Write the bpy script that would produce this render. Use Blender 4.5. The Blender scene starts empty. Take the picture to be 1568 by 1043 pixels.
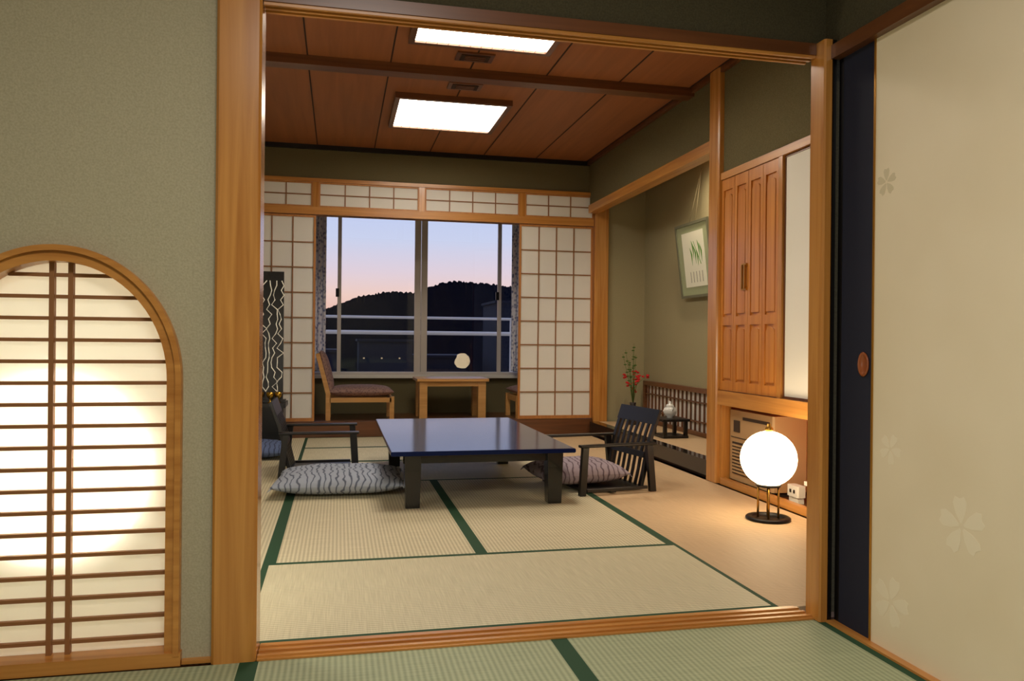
import bpy, math, random
from mathutils import Matrix, Vector
random.seed(4)
S=bpy.context.scene
S.view_settings.view_transform='Standard'
S.view_settings.look='None'
S.view_settings.exposure=0.0

# ---------------------------------------------------------------- materials
def srgb(r,g,b):
    f=lambda c:(c/255/12.92) if c/255<=.04045 else ((c/255+.055)/1.055)**2.4
    return (f(r),f(g),f(b),1)
def new(name):
    m=bpy.data.materials.new(name); m.use_nodes=True
    nt=m.node_tree; b=nt.nodes['Principled BSDF']
    return m,nt,b
def plain(name,c,rough=.5,metal=0,coat=0,emit=None,es=0,spec=.5):
    m,nt,b=new(name)
    b.inputs['Base Color'].default_value=srgb(*c); b.inputs['Roughness'].default_value=rough
    b.inputs['Metallic'].default_value=metal; b.inputs['Coat Weight'].default_value=coat
    b.inputs['Specular IOR Level'].default_value=spec
    if emit: b.inputs['Emission Color'].default_value=srgb(*emit); b.inputs['Emission Strength'].default_value=es
    return m
def posnode(nt,scale):
    g=nt.nodes.new('ShaderNodeNewGeometry'); mp=nt.nodes.new('ShaderNodeMapping')
    mp.inputs['Scale'].default_value=scale
    nt.links.new(g.outputs['Position'],mp.inputs['Vector']); return mp
def ramp(nt,src,stops):
    r=nt.nodes.new('ShaderNodeValToRGB'); e=r.color_ramp.elements
    e[0].position=stops[0][0]; e[0].color=srgb(*stops[0][1]); e[1].position=stops[-1][0]; e[1].color=srgb(*stops[-1][1])
    for p,c in stops[1:-1]:
        x=e.new(p); x.color=srgb(*c)
    nt.links.new(src,r.inputs['Fac']); return r
def wood(name,c1,c2,axis='z',rough=.35,coat=.2,sc=1.0):
    m,nt,b=new(name)
    s=[28*sc,28*sc,28*sc]; s['xyz'.index(axis)]=1.3*sc
    mp=posnode(nt,s)
    n=nt.nodes.new('ShaderNodeTexNoise'); n.inputs['Scale'].default_value=1; n.inputs['Detail'].default_value=5; n.inputs['Distortion'].default_value=.6
    nt.links.new(mp.outputs[0],n.inputs['Vector'])
    r=ramp(nt,n.outputs['Fac'],[(.25,c1),(.75,c2)])
    nt.links.new(r.outputs[0],b.inputs['Base Color'])
    b.inputs['Roughness'].default_value=rough; b.inputs['Coat Weight'].default_value=coat; b.inputs['Coat Roughness'].default_value=.2
    bp=nt.nodes.new('ShaderNodeBump'); bp.inputs['Strength'].default_value=.05; nt.links.new(n.outputs['Fac'],bp.inputs['Height']); nt.links.new(bp.outputs[0],b.inputs['Normal'])
    return m
def plaster(name,c1,c2,scale=160,bump=.25):
    m,nt,b=new(name)
    mp=posnode(nt,(1,1,1))
    n=nt.nodes.new('ShaderNodeTexNoise'); n.inputs['Scale'].default_value=scale; n.inputs['Detail'].default_value=4
    nt.links.new(mp.outputs[0],n.inputs['Vector'])
    r=ramp(nt,n.outputs['Fac'],[(.3,c1),(.7,c2)])
    nt.links.new(r.outputs[0],b.inputs['Base Color']); b.inputs['Roughness'].default_value=.95; b.inputs['Specular IOR Level'].default_value=.1
    bp=nt.nodes.new('ShaderNodeBump'); bp.inputs['Strength'].default_value=bump; bp.inputs['Distance'].default_value=.004
    nt.links.new(n.outputs['Fac'],bp.inputs['Height']); nt.links.new(bp.outputs[0],b.inputs['Normal'])
    return m
def tatami(name,c1,c2,d='X'):
    m,nt,b=new(name)
    mp=posnode(nt,(1,1,1))
    w=nt.nodes.new('ShaderNodeTexWave'); w.bands_direction=d; w.inputs['Scale'].default_value=17; w.inputs['Distortion'].default_value=.3
    w.inputs['Detail'].default_value=1
    nt.links.new(mp.outputs[0],w.inputs['Vector'])
    s2=(6,220,1) if d=='X' else (220,6,1)
    mp2=posnode(nt,s2)
    n=nt.nodes.new('ShaderNodeTexNoise'); n.inputs['Scale'].default_value=1; n.inputs['Detail'].default_value=3
    nt.links.new(mp2.outputs[0],n.inputs['Vector'])
    mx=nt.nodes.new('ShaderNodeMath'); mx.operation='MULTIPLY_ADD'; mx.inputs[1].default_value=.38
    nt.links.new(w.outputs['Fac'],mx.inputs[0])
    sc=nt.nodes.new('ShaderNodeMath'); sc.operation='MULTIPLY'; sc.inputs[1].default_value=.62
    nt.links.new(n.outputs['Fac'],sc.inputs[0]); nt.links.new(sc.outputs[0],mx.inputs[2])
    r=ramp(nt,mx.outputs[0],[(.15,c1),(.8,c2)])
    nt.links.new(r.outputs[0],b.inputs['Base Color']); b.inputs['Roughness'].default_value=.6; b.inputs['Specular IOR Level'].default_value=.3
    bp=nt.nodes.new('ShaderNodeBump'); bp.inputs['Strength'].default_value=.35; bp.inputs['Distance'].default_value=.002
    nt.links.new(mx.outputs[0],bp.inputs['Height']); nt.links.new(bp.outputs[0],b.inputs['Normal'])
    return m
def paper(name,c,tr=.5):
    m,nt,b=new(name)
    b.inputs['Base Color'].default_value=srgb(*c); b.inputs['Roughness'].default_value=.9; b.inputs['Specular IOR Level'].default_value=.1
    t=nt.nodes.new('ShaderNodeBsdfTranslucent'); t.inputs['Color'].default_value=srgb(*c)
    mx=nt.nodes.new('ShaderNodeMixShader'); mx.inputs[0].default_value=tr
    o=nt.nodes['Material Output']
    nt.links.new(b.outputs[0],mx.inputs[1]); nt.links.new(t.outputs[0],mx.inputs[2]); nt.links.new(mx.outputs[0],o.inputs[0])
    return m
def fabric_lines(name,c1,c2,scale,d='X',dist=3,ds=2.):
    m,nt,b=new(name)
    mp=posnode(nt,(1,1,1))
    w=nt.nodes.new('ShaderNodeTexWave'); w.bands_direction=d; w.inputs['Scale'].default_value=scale
    w.inputs['Distortion'].default_value=dist; w.inputs['Detail'].default_value=1.5; w.inputs['Detail Scale'].default_value=ds
    nt.links.new(mp.outputs[0],w.inputs['Vector'])
    r=ramp(nt,w.outputs['Fac'],[(.02,c2),(.26,c1)])
    nt.links.new(r.outputs[0],b.inputs['Base Color']); b.inputs['Roughness'].default_value=.9; b.inputs['Specular IOR Level'].default_value=.15
    return m
def mottled(name,c1,c2,scale):
    m,nt,b=new(name)
    mp=posnode(nt,(1,1,1)); n=nt.nodes.new('ShaderNodeTexVoronoi'); n.inputs['Scale'].default_value=scale
    nt.links.new(mp.outputs[0],n.inputs['Vector'])
    r=ramp(nt,n.outputs['Distance'],[(.15,c1),(.55,c2)])
    nt.links.new(r.outputs[0],b.inputs['Base Color']); b.inputs['Roughness'].default_value=.9
    return m
H1,H2=(170,108,44),(210,150,76)
WZ=wood('wood_honey_z',H1,H2,'z',.25,.5)
WX=wood('wood_honey_x',H1,H2,'x')
WY=wood('wood_honey_y',H1,H2,'y')
D1,D2=(88,52,28),(118,72,40)
WDX=wood('wood_dark_x',D1,D2,'x')
WDY=wood('wood_dark_y',D1,D2,'y')
WDZ=wood('wood_dark_z',D1,D2,'z')
SHX=wood('wood_shoji',(172,110,54),(198,136,72),'z',.5,0)
BARS=plain('wood_lattice_bar',(146,98,58),.55)
CEIL=wood('ceiling_wood',(150,92,54),(172,108,64),'y',.55,0,.6)
CGR=plain('ceiling_groove',(50,28,16),.7)
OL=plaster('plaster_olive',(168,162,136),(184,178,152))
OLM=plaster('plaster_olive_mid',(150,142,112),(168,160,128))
OLD=plaster('plaster_olive_shaded',(102,94,68),(118,110,80))  # olive plaster with the dimness of the upper walls put into its colour
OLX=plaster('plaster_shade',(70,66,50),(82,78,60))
TB=tatami('tatami_main_y',(170,160,128),(224,214,182),'X')
TA=tatami('tatami_main_x',(172,164,132),(222,214,182),'Y')
TF=tatami('tatami_front',(132,142,112),(178,186,150),'X')  # greener copy: the cooler front-room light is put into the colour
TC=tatami('tatami_plain_edge',(176,148,114),(212,184,146),'Y')  # plain beige tatami, warmed in colour to carry the lamp light
GREEN=plain('tatami_border_green',(22,66,36),.8)
PAP=paper('shoji_paper',(250,248,242),.25)
PAPA=paper('shoji_paper_arch',(250,247,236),.7)
LACQ=plain('black_lacquer',(10,10,14),.15,0,.3)
LACT=plain('table_lacquer',(16,24,66),.13,0,0,spec=.4)
LACT.node_tree.nodes['Principled BSDF'].inputs['Specular Tint'].default_value=(.35,.5,1,1)
BLK=plain('black_wood',(16,14,14),.35)
BLKM=plain('black_metal',(20,20,22),.4,.6)
NAVY=plain('navy_cloth',(14,20,44),.8)
ALU=plain('aluminium',(200,194,186),.4,.1)
WHT=plain('white_paint',(225,222,212),.5)
BRASS=plain('brass',(190,140,60),.3,.9)
def cream_mat(name,c1,c2):
    m,nt,b=new(name); mp=posnode(nt,(1,1,1))
    n=nt.nodes.new('ShaderNodeTexNoise'); n.inputs['Scale'].default_value=3
    nt.links.new(mp.outputs[0],n.inputs['Vector'])
    r=ramp(nt,n.outputs['Fac'],[(.3,c1),(.7,c2)]); nt.links.new(r.outputs[0],b.inputs['Base Color']); b.inputs['Roughness'].default_value=.6
    return m
CREAM=cream_mat('fusuma_cream',(230,216,186),(236,223,195))

# ---------------------------------------------------------------- builder
class B:
    def __init__(s): s.v=[];s.f=[];s.mi=[];s.mats=[];s.sm=[];s.M=Matrix.Identity(4)
    def m(s,mat):
        if mat not in s.mats: s.mats.append(mat)
        return s.mats.index(mat)
    def add(s,vs,fs,mat,smooth=False):
        o=len(s.v); s.v+= [tuple(s.M@Vector(p)) for p in vs]; i=s.m(mat)
        for f in fs: s.f.append([o+k for k in f]); s.mi.append(i); s.sm.append(smooth)
    def box(s,x0,x1,y0,y1,z0,z1,mat):
        v=[(x,y,z) for x in(x0,x1) for y in(y0,y1) for z in(z0,z1)]
        s.add(v,[(0,1,3,2),(4,6,7,5),(0,4,5,1),(2,3,7,6),(0,2,6,4),(1,5,7,3)],mat)
    def rbox(s,x0,x1,y0,y1,z0,z1,mat,r=.004,axis='z'):
        if axis=='z': a0,a1,b0,b1,c0,c1=x0,x1,y0,y1,z0,z1; mk=lambda a,b,c:(a,b,c)
        elif axis=='x': a0,a1,b0,b1,c0,c1=y0,y1,z0,z1,x0,x1; mk=lambda a,b,c:(c,a,b)
        else: a0,a1,b0,b1,c0,c1=x0,x1,z0,z1,y0,y1; mk=lambda a,b,c:(a,c,b)
        P=[(a0+r,b0),(a1-r,b0),(a1,b0+r),(a1,b1-r),(a1-r,b1),(a0+r,b1),(a0,b1-r),(a0,b0+r)]
        n=8; v=[mk(a,b,c0) for a,b in P]+[mk(a,b,c1) for a,b in P]
        s.add(v,[tuple(range(n))[::-1],tuple(range(n,2*n))]+[(i,(i+1)%n,n+(i+1)%n,n+i) for i in range(n)],mat)
    def prism_xz(s,P,y0,y1,mat,smooth=False):
        n=len(P); v=[(x,y0,z) for x,z in P]+[(x,y1,z) for x,z in P]
        s.add(v,[tuple(range(n)),tuple(range(n,2*n))[::-1]]+[(i,n+i,n+(i+1)%n,(i+1)%n) for i in range(n)],mat,smooth)
    def prism_yz(s,P,x0,x1,mat):
        n=len(P); v=[(x0,y,z) for y,z in P]+[(x1,y,z) for y,z in P]
        s.add(v,[tuple(range(n)),tuple(range(n,2*n))[::-1]]+[(i,n+i,n+(i+1)%n,(i+1)%n) for i in range(n)],mat)
    def band_xz(s,O,I,y0,y1,mat):
        n=len(O); v=[]
        for (xo,zo),(xi,zi) in zip(O,I): v+=[(xo,y0,zo),(xi,y0,zi),(xi,y1,zi),(xo,y1,zo)]
        f=[]
        for i in range(n-1):
            for k in range(4): f.append((i*4+k,i*4+(k+1)%4,(i+1)*4+(k+1)%4,(i+1)*4+k))
        f+=[(0,1,2,3),((n-1)*4+3,(n-1)*4+2,(n-1)*4+1,(n-1)*4)]
        s.add(v,f,mat)
    def lathe(s,prof,c,mat,n=32,smooth=True):
        v=[];f=[]
        for r,z in prof:
            for k in range(n):
                a=2*math.pi*k/n; v.append((c[0]+r*math.cos(a),c[1]+r*math.sin(a),c[2]+z))
        for i in range(len(prof)-1):
            for k in range(n):
                f.append((i*n+k,i*n+(k+1)%n,(i+1)*n+(k+1)%n,(i+1)*n+k))
        f.append(tuple(range(n))[::-1]); f.append(tuple(range((len(prof)-1)*n,len(prof)*n)))
        s.add(v,f,mat,smooth)
    def tube(s,P,r,mat,n=8,r2=None,smooth=True):
        P=[Vector(p) for p in P]; v=[];f=[]
        up=Vector((0,0,1))
        for i,p in enumerate(P):
            t=(P[min(i+1,len(P)-1)]-P[max(i-1,0)]).normalized()
            a=t.cross(up)
            if a.length<.05: a=t.cross(Vector((0,1,0)))
            a.normalize(); b=t.cross(a).normalized()
            rr=r if r2 is None else r+(r2-r)*i/(len(P)-1)
            for k in range(n):
                q=2*math.pi*k/n+math.pi/n; v.append(tuple(p+a*math.cos(q)*rr+b*math.sin(q)*rr))
        for i in range(len(P)-1):
            for k in range(n): f.append((i*n+k,i*n+(k+1)%n,(i+1)*n+(k+1)%n,(i+1)*n+k))
        f.append(tuple(range(n))[::-1]); f.append(tuple(range((len(P)-1)*n,len(P)*n)))
        s.add(v,f,mat,smooth)
    def ball(s,c,r,mat,sc=(1,1,1),n=16):
        prof=[(math.sin(math.pi*i/n)*r+1e-5,-math.cos(math.pi*i/n)*r) for i in range(n+1)]
        M=s.M; s.M=M@Matrix.Translation(c)@Matrix.Diagonal((*sc,1)); s.lathe(prof,(0,0,0),mat,2*n); s.M=M
    def cushion(s,w,d,h,mat,n=20,z0=0):
        v=[];f=[]
        for side in (1,-1):
            for i in range(n+1):
                for j in range(n+1):
                    u=-1+2*i/n; q=-1+2*j/n
                    uu=math.sin(u*math.pi/2); qq=math.sin(q*math.pi/2)
                    t=max(0,(1-abs(uu)**3.2))**.5*max(0,(1-abs(qq)**3.2))**.5
                    bul=1-.05*(1-abs(uu*qq))*max(abs(uu),abs(qq))**6
                    x=uu*w/2*bul; y=qq*d/2*bul
                    wr=.004*math.sin(9*uu+2*qq)*math.sin(7*qq)*t
                    z=z0+h/2+(side*h/2*t)+(wr if side>0 else 0)
                    v.append((x,y,z))
        N=(n+1)**2
        for k in (0,1):
            for i in range(n):
                for j in range(n):
                    a=k*N+i*(n+1)+j; q=(a,a+n+1,a+n+2,a+1)
                    f.append(q if k==0 else q[::-1])
        s.add(v,f,mat,True)
    def done(s,name,bevel=0):
        xs=[[p[k] for p in s.v] for k in range(3)]
        c=Vector(((min(xs[0])+max(xs[0]))/2,(min(xs[1])+max(xs[1]))/2,min(xs[2])))
        me=bpy.data.meshes.new(name); me.from_pydata([tuple(Vector(p)-c) for p in s.v],[],s.f)
        for m in s.mats: me.materials.append(m)
        me.polygons.foreach_set('material_index',s.mi); me.polygons.foreach_set('use_smooth',s.sm)
        import bmesh
        bm=bmesh.new(); bm.from_mesh(me); bmesh.ops.recalc_face_normals(bm,faces=bm.faces); bm.to_mesh(me); bm.free()
        me.update()
        o=bpy.data.objects.new(name,me); o.location=c; S.collection.objects.link(o)
        if bevel:
            b=o.modifiers.new('bevel','BEVEL'); b.width=bevel; b.segments=2; b.limit_method='ANGLE'
        return o
def obox(name,x0,x1,y0,y1,z0,z1,mat,bevel=0):
    b=B(); b.box(x0,x1,y0,y1,z0,z1,mat); return b.done(name,bevel)

# ---------------------------------------------------------------- camera
def cam():
    yaw,pit,rol=math.radians(12.469),math.radians(-.013),math.radians(.576)
    f=Vector((math.sin(yaw)*math.cos(pit),math.cos(yaw)*math.cos(pit),math.sin(pit)))
    r=Vector((math.cos(yaw),-math.sin(yaw),0)); u=r.cross(f)
    c,s=math.cos(rol),math.sin(rol); r2=c*r+s*u; u2=-s*r+c*u
    cd=bpy.data.cameras.new('camera'); cd.lens=36*1199.9/1568; cd.sensor_width=36; cd.sensor_fit='HORIZONTAL'; cd.clip_start=.05; cd.clip_end=2000
    o=bpy.data.objects.new('camera',cd); S.collection.objects.link(o)
    M=Matrix(((r2.x,u2.x,-f.x,0),(r2.y,u2.y,-f.y,0),(r2.z,u2.z,-f.z,1.0),(0,0,0,1)))
    o.matrix_world=M; S.camera=o
cam()

ZC=2.96; YD=2.585; XR=2.66; XL=-1.2; YB=8.2
# ---------------------------------------------------------------- front partition
ax,az,rx,rz=-.82,.87,.355,.40
def arc(rx,rz,n=40): return [(ax-rx*math.cos(math.pi*i/n),az+rz*math.sin(math.pi*i/n)) for i in range(n+1)]
b=B(); y0,y1=2.57,2.64
b.box(-2.0,ax-rx,y0,y1,0,2.75,OL); b.box(ax+rx,-.37,y0,y1,0,2.75,OL)
A=arc(rx,rz)
for i in range(len(A)-1):
    (xa,za),(xb,zb)=A[i],A[i+1]; b.prism_xz([(xa,za),(xb,zb),(xb,2.75),(xa,2.75)],y0,y1,OL)
b.done('wall_partition_left')
b=B(); W=.044
rxi,rzi=rx-W,rz-W-.004
O=[(ax-rx,.03)]+arc(rx,rz)+[(ax+rx,.03)]; I=[(ax-rxi,.03)]+arc(rxi,rzi)+[(ax+rxi,.03)]
b.band_xz(O,I,2.55,2.66,WX)
O2=[(ax-rx,.03)]+arc(rx-.001,rz-.001)+[(ax+rx-.001,.03)]; I2=[(ax-rx+.018,.03)]+arc(rx-.018,rz-.018)+[(ax+rx-.018,.03)]
b.band_xz(O2,I2,2.538,2.55,WX)
b.box(ax-rx-.02,ax+rx+.004,2.54,2.66,0.0,.04,WX)
P=[(ax-rxi,.04)]+arc(rxi,rzi)+[(ax+rxi,.04)]
b.prism_xz(P,2.613,2.615,PAPA)
z=.075
while z<az+rzi-.02:
    hw=rxi if z<=az else rxi*math.sqrt(max(0,1-((z-az)/rzi)**2))
    b.box(ax-hw,ax+hw,2.597,2.612,z-.0055,z+.0055,BARS); z+=.0652
for xx in (-.842,-.790):
    zt=az+rzi*math.sqrt(1-((xx-ax)/rxi)**2)
    b.box(xx-.007,xx+.007,2.592,2.611,.04,zt,BARS)
b.done('window_3_arched_shoji')
b=B(); b.rbox(-.372,-.240,2.53,2.66,0,2.75,WZ,.008); b.done('trim_pillar_left')
obox('baseboard_partition',ax+rx+.006,-.374,2.55,2.57,0,.012,WX)
b=B()
b.box(-.238,1.689,2.55,2.635,2.05,2.092,WDX)
for yy in (2.555,2.585,2.615): b.box(-.238,1.689,yy,yy+.012,2.04,2.05,WX)
b.done('trim_lintel')
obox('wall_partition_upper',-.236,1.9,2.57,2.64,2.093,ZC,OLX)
b=B(); b.box(-.238,1.689,2.53,2.665,-.01,.006,WX)
for yy in (2.545,2.585,2.625): b.box(-.238,1.689,yy,yy+.014,.006,.012,WX)
b.done('trim_sill')
b=B(); b.rbox(1.69,1.726,2.50,2.59,0,2.092,WZ,.006); b.box(1.726,1.739,2.502,2.59,0,2.092,BLK); b.done('trim_post_right')
obox('wall_partition_right',1.74,2.655,2.592,2.64,0,ZC,OLD)

# ---------------------------------------------------------------- front room
def mat_(x0,x1,y0,y1,top,longaxis,bw=.028):
    b=B(); b.box(x0,x1,y0,y1,-.05,0,top)
    if longaxis=='y': b.box(x0,x0+bw,y0,y1,-.04,.0008,GREEN); b.box(x1-bw,x1,y0,y1,-.04,.0008,GREEN)
    elif longaxis=='x': b.box(x0,x1,y0,y0+bw,-.04,.0008,GREEN); b.box(x0,x1,y1-bw,y1,-.04,.0008,GREEN)
    return b.done('tatami_mat')
for xa,xb in ((-2.0,-1.27),(-1.27,-.26),(-.26,.73),(.73,1.715)):
    mat_(xa,xb,.6,2.53,TF,'y'); mat_(xa,xb,-2.0,.6,TF,'y')
obox('floor_front',-2.1,1.9,-2.1,2.67,-.12,-.05,WDX)
obox('wall_front_room_left',-2.1,-2.0,-2.0,2.64,-.05,2.75,OL)
obox('wall_front_room_back',-2.1,1.9,-2.1,-2.0,-.05,2.75,OL)
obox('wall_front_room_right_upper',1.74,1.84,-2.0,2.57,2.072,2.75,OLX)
obox('ceiling_front_room',-2.1,1.9,-2.1,2.57,2.75,2.83,CEIL)
obox('trim_fusuma_lintel',1.715,1.80,-2.0,2.50,2.02,2.07,WDY)
obox('trim_fusuma_sill',1.715,1.80,-2.0,2.50,-.05,.008,WY)
PET=plain('fusuma_petal_pale',(239,228,202),.7); PETD=plain('fusuma_petal_green',(212,200,168),.7)
b=B()
b.box(1.745,1.765,.55,2.30,.008,2.02,CREAM)
b.box(1.742,1.768,2.295,2.303,.008,2.02,BRASS)
b.box(1.750,1.77,2.303,2.475,.008,2.02,NAVY)
b.box(1.75,1.79,2.475,2.50,.008,2.02,BLK)
def flower(yc,zc,r,mat,rot=0,n=5,x=1.7444):
    for k in range(n):
        a=rot+2*math.pi*k/n; P=[]
        for t,w in ((.12,.04),(.45,.22),(.8,.30),(1,.2),(.93,0),(1,-.2),(.8,-.30),(.45,-.22),(.12,-.04)):
            P.append((yc+r*(t*math.cos(a)-w*math.sin(a)),zc+r*(t*math.sin(a)+w*math.cos(a))))
        b.prism_yz(P,x,x+.0008,mat)
flower(2.24,1.53,.045,PETD,.3); flower(2.21,.66,.05,PET,.8); flower(1.91,.48,.085,PET,.2); flower(2.20,.17,.08,PET,.6)
flower(1.2,.4,.09,PET,.5)
M0=b.M
b.M=Matrix.Translation((1.7495,2.35,.93))@Matrix.Rotation(-math.pi/2,4,'Y')@Matrix.Diagonal((1.25,.85,1,1))
b.lathe([(.032,0),(.034,.004),(.030,.006),(.024,.004),(.022,.001)],(0,0,0),plain('pull_brown',(150,80,40),.35),24)
b.M=M0
b.done('door_1_fusuma')
b=B(); b.box(1.745,1.765,-1.3,.545,.008,2.02,CREAM); b.done('door_2_fusuma')
obox('wall_front_room_right',1.745,1.84,-2.0,-1.3,-.05,2.02,OL)
obox('wall_front_room_right_core',1.795,1.85,-1.3,2.50,-.05,2.07,OLD)

# ---------------------------------------------------------------- main room shell
X0,X1,X2=-.29,.665,1.62
mat_(X0,X2,2.67,3.62,TA,'x'); mat_(X0,X1,3.62,5.55,TB,'y'); mat_(X1,X2,3.62,5.55,TB,'y')
mat_(X0,X2,5.55,6.52,TA,'x'); mat_(X0,X2,6.52,7.36,TA,'x'); mat_(X0,X2,7.36,8.125,TA,'x')
mat_(XL,X0,2.67,4.6,TB,'y'); mat_(XL,X0,4.6,6.5,TB,'y'); mat_(XL,X0,6.5,8.125,TB,'y')
b=B(); b.box(X2,XR-.045,2.67,8.09,-.05,0,TC); b.box(X2,X2+.02,2.67,8.09,-.04,.0006,GREEN); b.done('floor_plain_tatami')
obox('floor',-1.3,3.5,2.67,8.2,-.12,-.05,WDX)
obox('wall_left',XL-.105,XL-.005,2.645,YB,-.05,ZC,OLM)
obox('ceiling',-1.3,3.5,2.64,8.3,ZC,ZC+.08,CEIL)
b=B()
for k in range(7): 
    x=-.8+.57*k; b.box(x-.005,x+.005,2.645,YB,ZC-.004,ZC,CGR)
b.done('trim_ceiling_joints')
obox('trim_ceiling_beam',XL,XR,5.60,5.72,2.895,ZC,WDX)
obox('trim_ceiling_edge_back',XL,XR,YB-.03,YB,ZC-.045,ZC,BLK)
obox('trim_ceiling_edge_right',XR-.03,XR,2.64,YB-.03,ZC-.04,ZC,WDY)
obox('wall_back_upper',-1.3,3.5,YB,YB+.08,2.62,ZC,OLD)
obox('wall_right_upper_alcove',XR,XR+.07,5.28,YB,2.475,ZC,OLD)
b=B(); b.box(XR-.03,XR+.08,5.275,YB-.08,2.385,2.47,WY); b.done('trim_alcove_beam')
b=B(); b.rbox(XR-.04,XR+.08,5.12,5.27,0,ZC,WZ,.01); b.done('trim_alcove_post')
b=B(); b.rbox(2.705,2.86,8.10,8.2,0,2.61,WZ,.006); b.done('trim_back_post_right')
obox('wall_alcove_end',2.865,3.4,8.15,8.2,0,ZC,OLM)
obox('wall_alcove_back',3.3,3.38,5.2,8.15,0,ZC,OLM)
obox('wall_alcove_side',XR+.085,3.3,5.2,5.27,0,ZC,OLM)
obox('ceiling_alcove',XR+.07,3.3,5.27,8.15,2.80,2.82,CEIL)
b=B(); b.box(XR-.0,XR+.10,5.275,8.095,0,.13,LACQ); b.box(XR+.10,3.295,5.275,8.095,0,.128,TC)
b.done('floor_alcove_platform')
# ---------------------------------------------------------------- back opening
obox('trim_back_sill',XL,2.70,8.13,8.28,-.05,.155,WDX)
obox('trim_back_lintel',XL,2.70,8.14,8.28,2.25,2.325,WX)
obox('trim_back_top_rail',XL,2.70,8.14,8.28,2.578,2.615,WX)
b=B()
edges=[-1.06,-.24,.83,1.90,2.70]
for k,x in enumerate(edges[:-1]): b.box(x-.03,x+.03,8.145,8.25,2.326,2.577,WZ)
b.box(XL,-1.10,8.15,8.25,.156,2.249,OL)
b.done('trim_transom_posts')
def lattice(name,x0,x1,z0,z1,y,cols,rows,fw=.022,bw=.010,bottom=None):
    b=B(); d=.03
    b.box(x0,x0+fw,y,y+d,z0,z1,SHX); b.box(x1-fw,x1,y,y+d,z0,z1,SHX)
    zb=z0+(bottom or fw)
    b.box(x0+fw,x1-fw,y,y+d,z0,zb,SHX); b.box(x0+fw,x1-fw,y,y+d,z1-fw,z1,SHX)
    b.box(x0+fw,x1-fw,y+.012,y+.014,zb,z1-fw,PAP)
    for i in range(1,cols):
        x=x0+fw+(x1-x0-2*fw)*i/cols; b.box(x-bw/2,x+bw/2,y+.004,y+.012,zb,z1-fw,BARS)
    for i in range(1,rows):
        z=zb+(z1-fw-zb)*i/rows; b.box(x0+fw,x1-fw,y+.003,y+.012,z-bw/2,z+bw/2,BARS)
    return b.done(name)
for i in range(4):
    xa=edges[i]+.031; xb=edges[i+1]-(.031 if i<3 else 0)
    lattice('window_transom',xa,xb,2.327,2.576,8.15,4 if i in(1,2) else 3,2,.014,.011)
lattice('shoji_screen',1.875,2.70,.16,2.245,8.16,4,8,.022,.012,.035)
lattice('shoji_screen',-1.09,-.235,.16,2.245,8.16,4,8,.022,.012,.035)
# ---------------------------------------------------------------- engawa
YG=9.6
obox('floor_engawa',-1.6,3.8,8.28,9.8,0.0,.10,WDX)
obox('ceiling_engawa',-1.6,3.8,8.28,9.8,2.7,2.78,CEIL)
obox('wall_engawa_left',-1.6,-1.5,8.28,9.8,.1,2.7,OL); obox('wall_engawa_right',3.7,3.8,8.28,9.8,.1,2.7,OL)
obox('wall_engawa_window_lower',-1.5,3.7,YG,YG+.12,.1,.56,OLD)
obox('wall_engawa_window_upper',-1.5,3.7,YG,YG+.12,2.55,2.7,OLD)
obox('trim_window_ledge',-1.5,3.7,YG-.08,YG,.53,.565,WHT)
b=B()
b.box(-1.5,3.7,YG,YG+.1,.56,.60,ALU); b.box(-1.5,3.7,YG,YG+.1,2.50,2.55,ALU)
b.box(.90,.975,YG,YG+.04,.60,2.5,ALU); b.box(.985,1.06,YG+.04,YG+.08,.60,2.5,ALU)
for x in (0.0,1.96): b.box(x-.02,x+.025,YG+.02,YG+.06,.6,2.5,ALU)
for x in (-1.45,3.65): b.box(x-.05,x+.05,YG,YG+.08,.6,2.5,ALU)
for x in (-.02,1.93): b.box(x-.02,x+.02,YG-.01,YG+.02,1.5,1.6,BLKM)
gm=bpy.data.materials.new('window_glass'); gm.use_nodes=True; nt=gm.node_tree; nt.nodes.clear()
o_=nt.nodes.new('ShaderNodeOutputMaterial'); tr=nt.nodes.new('ShaderNodeBsdfTransparent'); gl=nt.nodes.new('ShaderNodeBsdfGlossy'); gl.inputs['Roughness'].default_value=.01
fr=nt.nodes.new('ShaderNodeFresnel'); fr.inputs['IOR'].default_value=1.55; mx=nt.nodes.new('ShaderNodeMixShader')
nt.links.new(fr.outputs[0],mx.inputs[0]); nt.links.new(tr.outputs[0],mx.inputs[1]); nt.links.new(gl.outputs[0],mx.inputs[2]); nt.links.new(mx.outputs[0],o_.inputs[0])
b.add([(-1.5,YG+.075,.6),(3.7,YG+.075,.6),(3.7,YG+.035,2.5),(-1.5,YG+.035,2.5)],[(0,1,2,3)],gm)
b.done('window_1')
CUR=mottled('curtain_print',(96,110,160),(226,226,236),24)
def curtain(x0,x1):
    b=B(); n=60; v=[]
    for i in range(n+1):
        x=x0+(x1-x0)*i/n; y=9.42+.025*math.sin(i*.85)
        v+=[(x,y,.62),(x,y,2.6)]
    b.add(v,[(2*i,2*i+2,2*i+3,2*i+1) for i in range(n)],CUR,True); b.done('curtain')
curtain(-.62,-.15); curtain(2.07,2.6)
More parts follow.
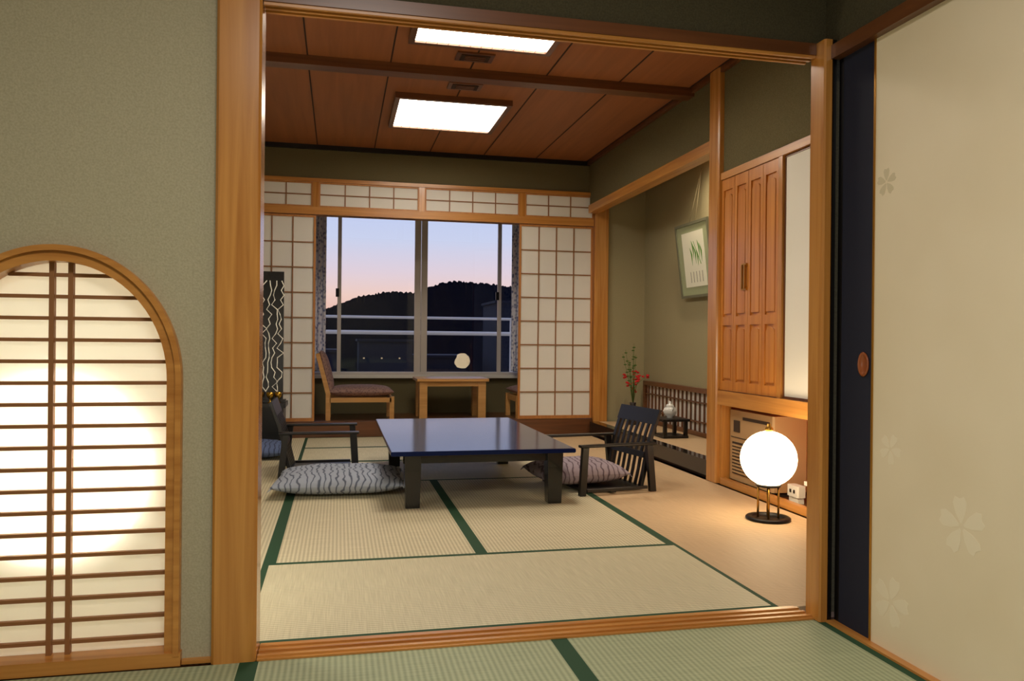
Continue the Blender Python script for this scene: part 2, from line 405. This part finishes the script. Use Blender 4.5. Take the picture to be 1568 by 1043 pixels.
# ---------------------------------------------------------------- outside
RAIL=plain('rail_white',(235,232,228),.5,emit=(200,200,215),es=.2)  # white rail with a slight emission added to brighten it
b=B(); yy=10.9
b.tube([(-8,yy,1.30),(10,yy,1.30)],.020,RAIL); b.tube([(-8,yy,1.09),(10,yy,1.09)],.030,RAIL)
for k in range(6): b.box(-8.4+k*3.6-.02,-8.4+k*3.6+.02,yy-.02,yy+.02,-.05,1.30,RAIL)
b.done('balcony_railing')
obox('balcony_slab',-8,10,9.75,11.1,-.25,-.05,plain('concrete',(70,68,70),.9))
HILL=plain('hill_forest',(14,18,28),1,spec=0)
pts=[(-60,3.7),(-25,4.1),(-8,3.9),(-2,4.6),(0,5.3),(3,6.4),(6,6.9),(10,6.9),(11.5,7.7),(13,8.3),(15,8.5),(18,8.3),(22,8.0),(26,6.9),(35,6.2),(60,7.2),(90,4.7)]
def prof(x):
    for (a,ha),(c,hc) in zip(pts,pts[1:]):
        if a<=x<=c: t=(x-a)/(c-a); t=t*t*(3-2*t); return ha+(hc-ha)*t
    return 2
b=B(); v=[];nx=900;ny=8
for j in range(ny+1):
    for i in range(nx+1):
        x=-60+150*i/nx; t=j/ny; h=(prof(x)+8)*(t**.6)-8+ (random.uniform(-.10,.18) if j==ny else 0)
        v.append((x,80+20*t,h))
b.add(v,[(j*(nx+1)+i,j*(nx+1)+i+1,(j+1)*(nx+1)+i+1,(j+1)*(nx+1)+i) for j in range(ny) for i in range(nx)],HILL); b.done('hillside')
obox('ground_valley',-400,400,12,600,-9,-7.5,plain('ground_dark',(16,16,22),1,spec=.0))
BD=plain('building_dark',(24,28,44),.9); LITW=plain('lit_window',(255,220,160),.5,emit=(255,210,140),es=.25)
for (x,y,w,h) in ((3.5,60,4,1.0),(13.4,62,2.0,4.2),(-1.5,58,3,.2),(8.0,65,5,-.3)):
    b=B(); b.box(x-w/2,x+w/2,y,y+6,-7.5,h-.2,BD); b.box(x-w/2-.15,x+w/2+.15,y-.15,y+6.15,h-.2,h,BD)
    for k in range(5):
        if k%2==0: b.box(x-w/2+.3+k*w/6,x-w/2+.42+k*w/6,y-.02,y+.01,h-1.5,h-1.4,LITW)
    b.done('distant_building')
# ---------------------------------------------------------------- ceiling lights
LP=14.5
def clight(x0,x1,y0,y1):
    b=B(); w=.04; zt=ZC; zb=ZC-.045
    b.box(x0-w,x0,y0-w,y1+w,zb,zt,WDY); b.box(x1,x1+w,y0-w,y1+w,zb,zt,WDY)
    b.box(x0,x1,y0-w,y0,zb,zt,WDX); b.box(x0,x1,y1,y1+w,zb,zt,WDX)
    E=plain('light_diffuser',(255,250,240),.5,emit=(255,241,222),es=LP)
    b.box(x0,x1,y0,y1,zb+.014,zb+.03,E)
    for k in range(1,12):
        x=x0+(x1-x0)*k/12; b.box(x-.002,x+.002,y0,y1,zb+.006,zb+.013,WHT)
    return b.done('ceiling_light')
clight(.46,1.33,4.20,5.07); clight(.46,1.33,6.30,7.14)
for x,y in ((.90,5.35),(.93,5.98)):
    b=B(); b.box(x-.13,x+.13,y-.08,y+.08,ZC-.012,ZC,WDX)
    b.box(x-.10,x+.10,y-.055,y+.055,ZC-.016,ZC-.012,CGR)
    for k in range(3): b.box(x-.07,x+.07,y-.04+.032*k,y-.026+.032*k,ZC-.022,ZC-.016,WDX)
    b.done('ceiling_vent')
# ---------------------------------------------------------------- cabinet wall on right
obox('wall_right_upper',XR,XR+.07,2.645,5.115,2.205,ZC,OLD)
RED=wood('wood_reddish',(206,96,34),(226,122,50),'z')  # orange wood, saturated further so the colour carries the lamp's glow
CW=wood('cabinet_wood',(182,108,40),(212,142,64),'z',.3,.4)
b=B()
b.box(XR-.02,XR+.04,3.45,5.118,2.15,2.20,WY)
b.box(XR-.03,XR+.04,3.45,5.118,.56,.66,WY)
b.box(XR-.015,XR+.04,4.335,4.375,.66,2.15,WZ)
b.box(XR-.01,XR+.06,5.085,5.118,0,.56,WZ); b.box(XR-.01,XR+.06,3.45,3.48,0,.56,WZ)
b.box(XR-.02,XR+.022,3.48,5.085,0,.045,WY)
ys=[5.118,4.93,4.745,4.56,4.375]
for i in range(4):
    ya,yb=ys[i+1]+.002,ys[i]-.002
    b.box(XR+.0,XR+.03,ya,yb,.665,2.145,CW)
    w=.030
    b.box(XR-.012,XR,ya,ya+w,.665,2.145,CW); b.box(XR-.012,XR,yb-w,yb,.665,2.145,CW)
    for za,zb in ((.665,.73),(1.12,1.18),(2.07,2.145)): b.box(XR-.012,XR,ya+w,yb-w,za,zb,CW)
    c=(ya+yb)/2; r=(yb-ya)/2-w-.012
    for z0,z1 in ((.75,1.10),(1.20,2.04)):
        P=[(c-r,z0),(c+r,z0),(c+r,z1-r*.6)]+[(c+r*math.cos(math.pi*k/8),z1-r*.6+r*.6*math.sin(math.pi*k/8)) for k in range(1,8)]+[(c-r,z1-r*.6)]
        b.prism_yz(P,XR-.010,XR+.001,CW)
for y in (4.80,4.765): b.box(XR-.03,XR-.020,y-.008,y+.008,1.36,1.52,BRASS)
b.box(XR-.022,XR-.012,4.75,4.815,1.35,1.37,BRASS); b.box(XR-.022,XR-.012,4.75,4.815,1.51,1.53,BRASS)
b.done('built_in_closet')
b=B(); b.box(XR+.005,XR+.025,3.45,4.330,.662,2.148,plain('fusuma_white',(240,238,228),.7))
b.box(XR,XR+.005,4.32,4.333,.662,2.148,WDZ); b.box(XR,XR+.005,3.45,4.32,.662,.675,WDZ); b.box(XR,XR+.005,3.45,4.32,2.135,2.148,WDZ)
b.done('door_3_fusuma')
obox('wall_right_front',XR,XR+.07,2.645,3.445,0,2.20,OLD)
obox('wall_closet_backing',XR+.065,3.2,3.445,5.118,.60,.64,RED)
obox('wall_niche_back',3.1,3.18,3.45,5.19,0,.595,RED)
obox('wall_niche_side',XR+.085,3.095,5.125,5.195,0,.595,RED)
obox('floor_niche',XR+.065,3.1,3.485,5.12,-.05,.012,WDY)
HC=plain('heater_beige',(180,146,104),.5); HD=plain('heater_dark',(60,46,34),.6)
b=B(); hx=2.70; b.rbox(hx,2.95,4.50,5.07,.045,.53,HC,.012,'z')
for y in (4.56,4.98): b.box(2.77,2.92,y-.02,y+.02,.012,.046,HD)
b.box(hx-.004,hx+.001,4.56,5.02,.09,.31,HD)
for k in range(9): b.box(hx-.012,hx-.003,4.57,5.01,.10+.023*k,.112+.023*k,HC)
b.box(hx-.006,hx+.001,4.92,5.00,.38,.46,HD); b.box(hx-.004,hx+.001,4.54,5.04,.34,.345,HD); b.box(hx-.004,hx+.001,4.54,4.88,.47,.49,HD)
b.done('fan_heater')
b=B(); b.box(2.76,3.05,3.6,4.25,.14,.165,WHT); b.box(2.78,2.80,3.62,3.64,.012,.14,WHT); b.box(2.78,2.80,4.21,4.23,.012,.14,WHT); b.box(3.0,3.02,4.21,4.23,.012,.14,WHT); b.box(3.0,3.02,3.62,3.64,.012,.14,WHT)
b.done('low_shelf')
b=B(); b.rbox(2.75,2.81,4.30,4.42,.05,.12,WHT,.008); b.box(2.746,2.75,4.33,4.345,.075,.095,BLK); b.box(2.746,2.75,4.37,4.385,.075,.095,BLK); b.box(2.76,2.80,4.31,4.41,.012,.05,WHT); b.done('power_outlet_box')
# ---------------------------------------------------------------- globe lamp
GE=plain('lamp_globe_glass',(255,250,235),.3,emit=(255,226,180),es=13)
b=B(); lx,ly=2.385,4.02
b.ball((lx,ly,.345),.155,GE,n=20)
b.lathe([(.022,0),(.024,.02),(.012,.03),(.010,.045)],(lx,ly,.497),BRASS,16)
b.lathe([(.11,0),(.122,.002),(.124,.012),(.118,.018),(.09,.018),(.088,.012)],(lx,ly,0),BLKM,40)
b.lathe([(.066,0),(.07,.004),(.07,.012),(.05,.014)],(lx,ly,.188),BLKM,32)
for k in range(4):
    a=math.pi/4+.3+k*math.pi/2; b.tube([(lx+.055*math.cos(a),ly+.055*math.sin(a),.01),(lx+.055*math.cos(a),ly+.055*math.sin(a),.195)],.006,BRASS)
b.done('globe_floor_lamp')
# ---------------------------------------------------------------- low table
b=B(); tx0,tx1,ty0,ty1=.30,1.42,4.58,6.5
b.rbox(tx0,tx1,ty0,ty1,.318,.345,LACT,.006,'y')
b.box(tx0+.08,tx1-.08,ty0+.08,ty0+.105,.262,.318,LACQ); b.box(tx0+.08,tx1-.08,ty1-.105,ty1-.08,.262,.318,LACQ)
b.box(tx0+.08,tx0+.105,ty0+.08,ty1-.08,.262,.318,LACQ); b.box(tx1-.105,tx1-.08,ty0+.08,ty1-.08,.262,.318,LACQ)
for x in (tx0+.085,tx1-.165):
    for y in (ty0+.05,ty1-.32):
        P=[(x,y),(x+.10,y),(x+.10,y+.10),(x,y+.10)]; c=(x+.05,y+.05)
        v=[(c[0]+(p[0]-c[0])*.85,c[1]+(p[1]-c[1])*.85,.001) for p in P]+[(p[0],p[1],.318) for p in P]
        b.add(v,[(3,2,1,0),(4,5,6,7)]+[(i,(i+1)%4,4+(i+1)%4,4+i) for i in range(4)],LACQ)
b.done('low_table',.003)
# ---------------------------------------------------------------- legless chairs
def zaisu(x,y,rot):
    b=B(); b.M=Matrix.Translation((x,y,.001))@Matrix.Rotation(rot,4,'Z')
    b.rbox(-.25,.20,-.22,.22,.012,.030,BLK,.006,'z')
    back=[(-.22,.03),(-.245,.13),(-.268,.25),(-.30,.37),(-.345,.49),(-.36,.53)]
    def slat(y0,y1,t=.012,z0=0,z1=5):
        pp=back[z0:z1+1]; P=[(q[0],q[1]) for q in pp]+[(q[0]-t,q[1]-.003) for q in pp[::-1]]
        b.prism_xz(P,y0,y1,BLK)
    slat(-.25,-.215,.024); slat(.215,.25,.024)
    for k in range(6):
        yc=-.17+.068*k; slat(yc-.014,yc+.014,.010,0,4)
    b.prism_xz([(-.325,.44),(-.36,.54),(-.38,.535),(-.345,.435)],-.26,.26,BLK)
    b.prism_xz([(-.256,.215),(-.267,.255),(-.280,.252),(-.269,.212)],-.22,.22,BLK)
    for s in (-1,1):
        yc=s*.285
        b.rbox(-.31,.25,yc-.026,yc+.026,.310,.328,BLK,.006,'x')
        for xa,xb in ((.19,.235),(-.285,-.24)):
            d=.02 if xa>0 else -.03
            b.prism_xz([(xa+d,0),(xb+d,0),(xb,.310),(xa,.310)],yc-.016,yc+.016,BLK)
        b.box(-.25,.20,yc-.012,yc+.012,.02,.04,BLK)
    b.box(-.02,.02,-.28,.28,.006,.02,BLK)
    b.done('legless_chair',.002)
zaisu(1.725,5.15,math.pi+.16)
zaisu(-.10,6.08,0.0)
ZB=fabric_lines('zabuton_blue',(158,166,182),(88,96,112),8,'X',6,1.5)
ZR=fabric_lines('zabuton_mauve',(156,144,154),(100,86,96),8,'X',6,1.5)
ZN=fabric_lines('zabuton_navy',(96,112,150),(60,70,96),8,'X',4,1.2)
def zab(x,y,w,d,h,mat,rot=0,z=0.002):
    b=B(); b.M=Matrix.Translation((x,y,z))@Matrix.Rotation(rot,4,'Z'); b.cushion(w,d,h,mat)
    for i in(-1,1):
        for j in(-1,1): b.tube([(i*w/2*.97,j*d/2*.97,h/2),(i*w/2*1.03,j*d/2*1.03,h*.35)],.006,mat,6,.002)
    b.done('floor_cushion')
zab(.02,5.31,.82,.66,.15,ZB,-.05)
zab(1.60,5.18,.60,.48,.16,ZR,.12,.032)
zab(-.75,6.95,.66,.66,.12,ZN,.1)
# ---------------------------------------------------------------- engawa furniture
LW=wood('lounge_wood',(200,146,78),(226,174,104),'x',.4,.1)
UP=mottled('lounge_fabric',(110,84,84),(150,120,110),45)
b=B(); x0,x1,y0,y1=.86,1.68,8.78,9.32; zt=.56
b.rbox(x0,x1,y0,y1,zt-.035,zt,LW,.005,'x')
b.box(x0+.04,x1-.04,y0+.04,y0+.06,zt-.09,zt-.035,LW); b.box(x0+.04,x1-.04,y1-.06,y1-.04,zt-.09,zt-.035,LW)
for x in (x0+.03,x1-.12):
    for y in (y0+.03,y1-.12): b.box(x,x+.09,y,y+.09,.10,zt-.035,LW)
b.done('side_table',.003)
def lounge(x,y,rot):
    b=B(); M=Matrix.Translation((x,y,.10))@Matrix.Rotation(rot,4,'Z'); b.M=M
    for yy in (-.30,.25):
        b.box(.28,.33,yy,yy+.05,0,.27,LW)
        b.prism_xz([(-.40,0),(-.35,0),(-.35,.30),(-.47,.74),(-.51,.73),(-.40,.30)],yy,yy+.05,LW)
        b.box(-.36,.30,yy,yy+.045,.21,.26,LW)
    b.box(.28,.32,-.26,.26,.20,.26,LW)
    b.M=M@Matrix.Translation((-.03,0,.255)); b.cushion(.72,.60,.13,UP,16)
    b.M=M@Matrix.Translation((-.35,0,.32))@Matrix.Rotation(math.radians(-104),4,'Y')@Matrix.Translation((.22,0,-.06)); b.cushion(.48,.58,.12,UP,16)
    b.done('lounge_chair')
lounge(.27,8.95,0); lounge(2.30,8.95,math.pi)
# ---------------------------------------------------------------- picture in alcove
b=B(); FR=plain('picture_frame_grey',(106,108,88),.4); MT=plain('picture_mat_green',(158,168,134),.8); PW=plain('picture_paper',(230,232,216),.8)
GR=plain('painted_leaf',(84,140,50),.8); GY=plain('painted_text',(150,150,140),.8)
b.M=Matrix.Translation((3.27,0,1.42))@Matrix.Rotation(math.radians(-7),4,'Y')
ya,yb,H=6.40,7.08,.70
b.box(-.02,0,ya,yb,0,.025,FR);b.box(-.02,0,ya,yb,H-.025,H,FR);b.box(-.02,0,ya,ya+.025,.025,H-.025,FR);b.box(-.02,0,yb-.025,yb,.025,H-.025,FR)
b.box(-.010,-.002,ya+.025,yb-.025,.025,H-.025,MT)
b.box(-.013,-.010,ya+.12,yb-.12,.10,H-.09,PW)
for k in range(6):
    y=6.58+.04*k; zc=.42+.04*math.sin(k*2)
    b.prism_yz([(y,zc-.10),(y+.012,zc),(y+.03,zc+.07),(y+.002,zc+.03),(y-.012,zc)],-.0145,-.013,GR)
b.prism_yz([(6.60,.30),(6.72,.52),(6.725,.52),(6.61,.30)],-.0145,-.013,GR)
for k in range(5): b.box(-.0145,-.013,6.59+.06*k,6.600+.06*k,.14,.24,GY)
b.M=Matrix.Identity(4)
CORD=plain('picture_cord',(150,140,110),.8)
b.tube([(3.19,6.68,2.11),(3.28,6.74,2.62)],.003,CORD,6); b.tube([(3.19,6.80,2.11),(3.28,6.74,2.62)],.003,CORD,6)
b.done('framed_picture')
b=B(); b.box(3.25,3.295,5.6,8.05,.53,.575,WDY); b.box(3.25,3.295,5.6,8.05,.132,.17,WDY); b.box(3.25,3.295,8.0,8.05,.17,.53,WDY); b.box(3.25,3.295,5.6,5.65,.17,.53,WDY)
b.box(3.285,3.29,5.65,8.0,.17,.53,PAP)
for k in range(25): y=5.68+k*.094; b.box(3.265,3.28,y-.006,y+.006,.17,.53,WDZ)
for z in (.26,.44): b.box(3.262,3.282,5.65,8.0,z-.006,z+.006,WDY)
b.done('window_2_lattice')
b=B(); cx_,cy_,z0=2.98,6.72,.131
b.box(cx_-.13,cx_+.13,cy_-.15,cy_+.15,z0+.15,z0+.17,BLK); b.box(cx_-.12,cx_+.12,cy_-.14,cy_+.14,z0,z0+.02,BLK)
for sx in(-1,1):
    for sy in(-1,1): b.box(cx_+sx*.10-.015,cx_+sx*.10+.015,cy_+sy*.12-.015,cy_+sy*.12+.015,z0+.02,z0+.15,BLK)
b.done('lacquer_stand')
b=B(); PO=plain('porcelain',(222,226,226),.2)
b.lathe([(.03,0),(.028,.012),(.055,.035),(.064,.065),(.052,.095),(.035,.102),(.04,.106),(.028,.125),(.008,.132),(.012,.145),(.002,.155)],(cx_,cy_,z0+.17),PO,24)
for s in (-1,1): b.tube([(cx_,cy_+s*.058,z0+.24),(cx_,cy_+s*.085,z0+.265),(cx_,cy_+s*.06,z0+.29)],.006,PO,6)
b.done('porcelain_incense_burner')
b=B(); vx,vy=3.02,7.75
b.lathe([(.05,0),(.06,.02),(.045,.12),(.03,.2),(.035,.23),(.03,.23)],(vx,vy,.131),plain('vase_dark',(40,34,34),.3),20)
ST=plain('stem_green',(70,100,40),.8); RF=plain('petal_red',(200,24,30),.6)
for k in range(16):
    a=random.uniform(0,6.28); r=random.uniform(.03,.16); h=random.uniform(.25,.66) 
    top=(vx+r*math.cos(a),vy+r*math.sin(a),.36+h*(.95 if k%2 else .5)); mid=(vx+.3*r*math.cos(a),vy+.3*r*math.sin(a),.36+h*.35)
    b.tube([(vx,vy,.34),mid,top],.004,ST,5,.0015)
    if k%2==0:
        for q in range(4):
            c=(top[0]+random.uniform(-.03,.03),top[1]+random.uniform(-.03,.03),top[2]+random.uniform(-.03,.03)); b.ball(c,.018,RF,(1,1,.6),6)
    else:
        for q in range(3):
            c=Vector(mid).lerp(Vector(top),.4+.25*q); b.ball(c,.018,ST,(1,.3,.4),5)
b.done('flower_vase')
# ---------------------------------------------------------------- left cabinet + panel
b=B(); b.box(-1.15,-.47,7.45,7.85,.36,.40,BLK); b.box(-1.12,-.50,7.48,7.82,.002,.03,BLK)
for x in (-1.13,-.53): b.box(x,x+.04,7.47,7.83,.002,.36,BLK)
b.box(-1.1,-.5,7.80,7.82,.03,.36,BLK)
b.done('black_console_table')
b=B(); b.box(-.86,-.505,7.62,7.66,.401,1.62,BLK); b.box(-.90,-.48,7.58,7.70,.401,.425,BLK)
LN=plain('panel_line_white',(220,214,196),.6,emit=(255,240,210),es=.25)  # faint emission added to brighten the white pattern lines
for k in range(7):
    x=-.835+.05*k; z=.5; P=[]
    while z<1.57:
        P.append((x+random.uniform(-.032,.032),7.6175,z)); z+=.045
    b.tube(P,.0045,LN,5)
b.done('patterned_standing_lamp_panel')
GO=plain('gold_cup',(190,150,60),.25,.9)
for i,(x,y) in enumerate(((-.70,7.52),(-.61,7.50),(-.54,7.53))):
    b=B(); b.lathe([(.02,0),(.022,.004),(.008,.015),(.008,.04),(.03,.06),(.034,.10),(.031,.10),(.027,.065),(.004,.05)],(x,y,.401),GO,20); b.done('gold_cup')

# ---------------------------------------------------------------- lights
def area(name,loc,size,power,col,rot=(0,0,0),sy=None):
    l=bpy.data.lights.new(name,'AREA'); l.energy=power; l.color=col; l.size=size
    if sy: l.shape='RECTANGLE'; l.size_y=sy
    o=bpy.data.objects.new(name,l); o.location=loc; o.rotation_euler=rot; S.collection.objects.link(o); return o
area('front_room_ceiling_light',(.1,.3,2.68),.7,60,(1,.94,.85))
l=bpy.data.lights.new('alcove_downlight','SPOT'); l.energy=75; l.color=(1,.82,.58); l.spot_size=math.radians(150); l.spot_blend=1; l.shadow_soft_size=.08
o=bpy.data.objects.new('alcove_downlight',l); o.location=(2.95,6.3,2.76); S.collection.objects.link(o)
l=bpy.data.lights.new('paper_window_lamp','SPOT'); l.energy=120; l.color=(1,.96,.88); l.spot_size=math.radians(46); l.spot_blend=.3; l.shadow_soft_size=.03
o=bpy.data.objects.new('paper_window_lamp',l); o.location=(-.85,3.4,.60); o.rotation_euler=(math.radians(-90),0,0); S.collection.objects.link(o)
l=bpy.data.lights.new('paper_window_wash','POINT'); l.energy=20; l.color=(1,.95,.84); l.shadow_soft_size=.12  # unseen fill added behind the arch to lighten the whole paper
o=bpy.data.objects.new('paper_window_wash',l); o.location=(-.82,3.25,.80); S.collection.objects.link(o)
w=bpy.data.worlds.new('dusk_sky'); S.world=w; w.use_nodes=True; nt=w.node_tree; bg=nt.nodes['Background']
tc=nt.nodes.new('ShaderNodeTexCoord'); sp=nt.nodes.new('ShaderNodeSeparateXYZ'); nt.links.new(tc.outputs['Generated'],sp.inputs[0])
r=ramp(nt,sp.outputs['Z'],[(0,(24,24,32)),(.02,(232,176,160)),(.055,(240,206,196)),(.085,(226,210,222)),(.125,(204,212,240)),(.2,(184,202,246)),(1,(60,90,160))])
nt.links.new(r.outputs[0],bg.inputs[0]); bg.inputs[1].default_value=1.02
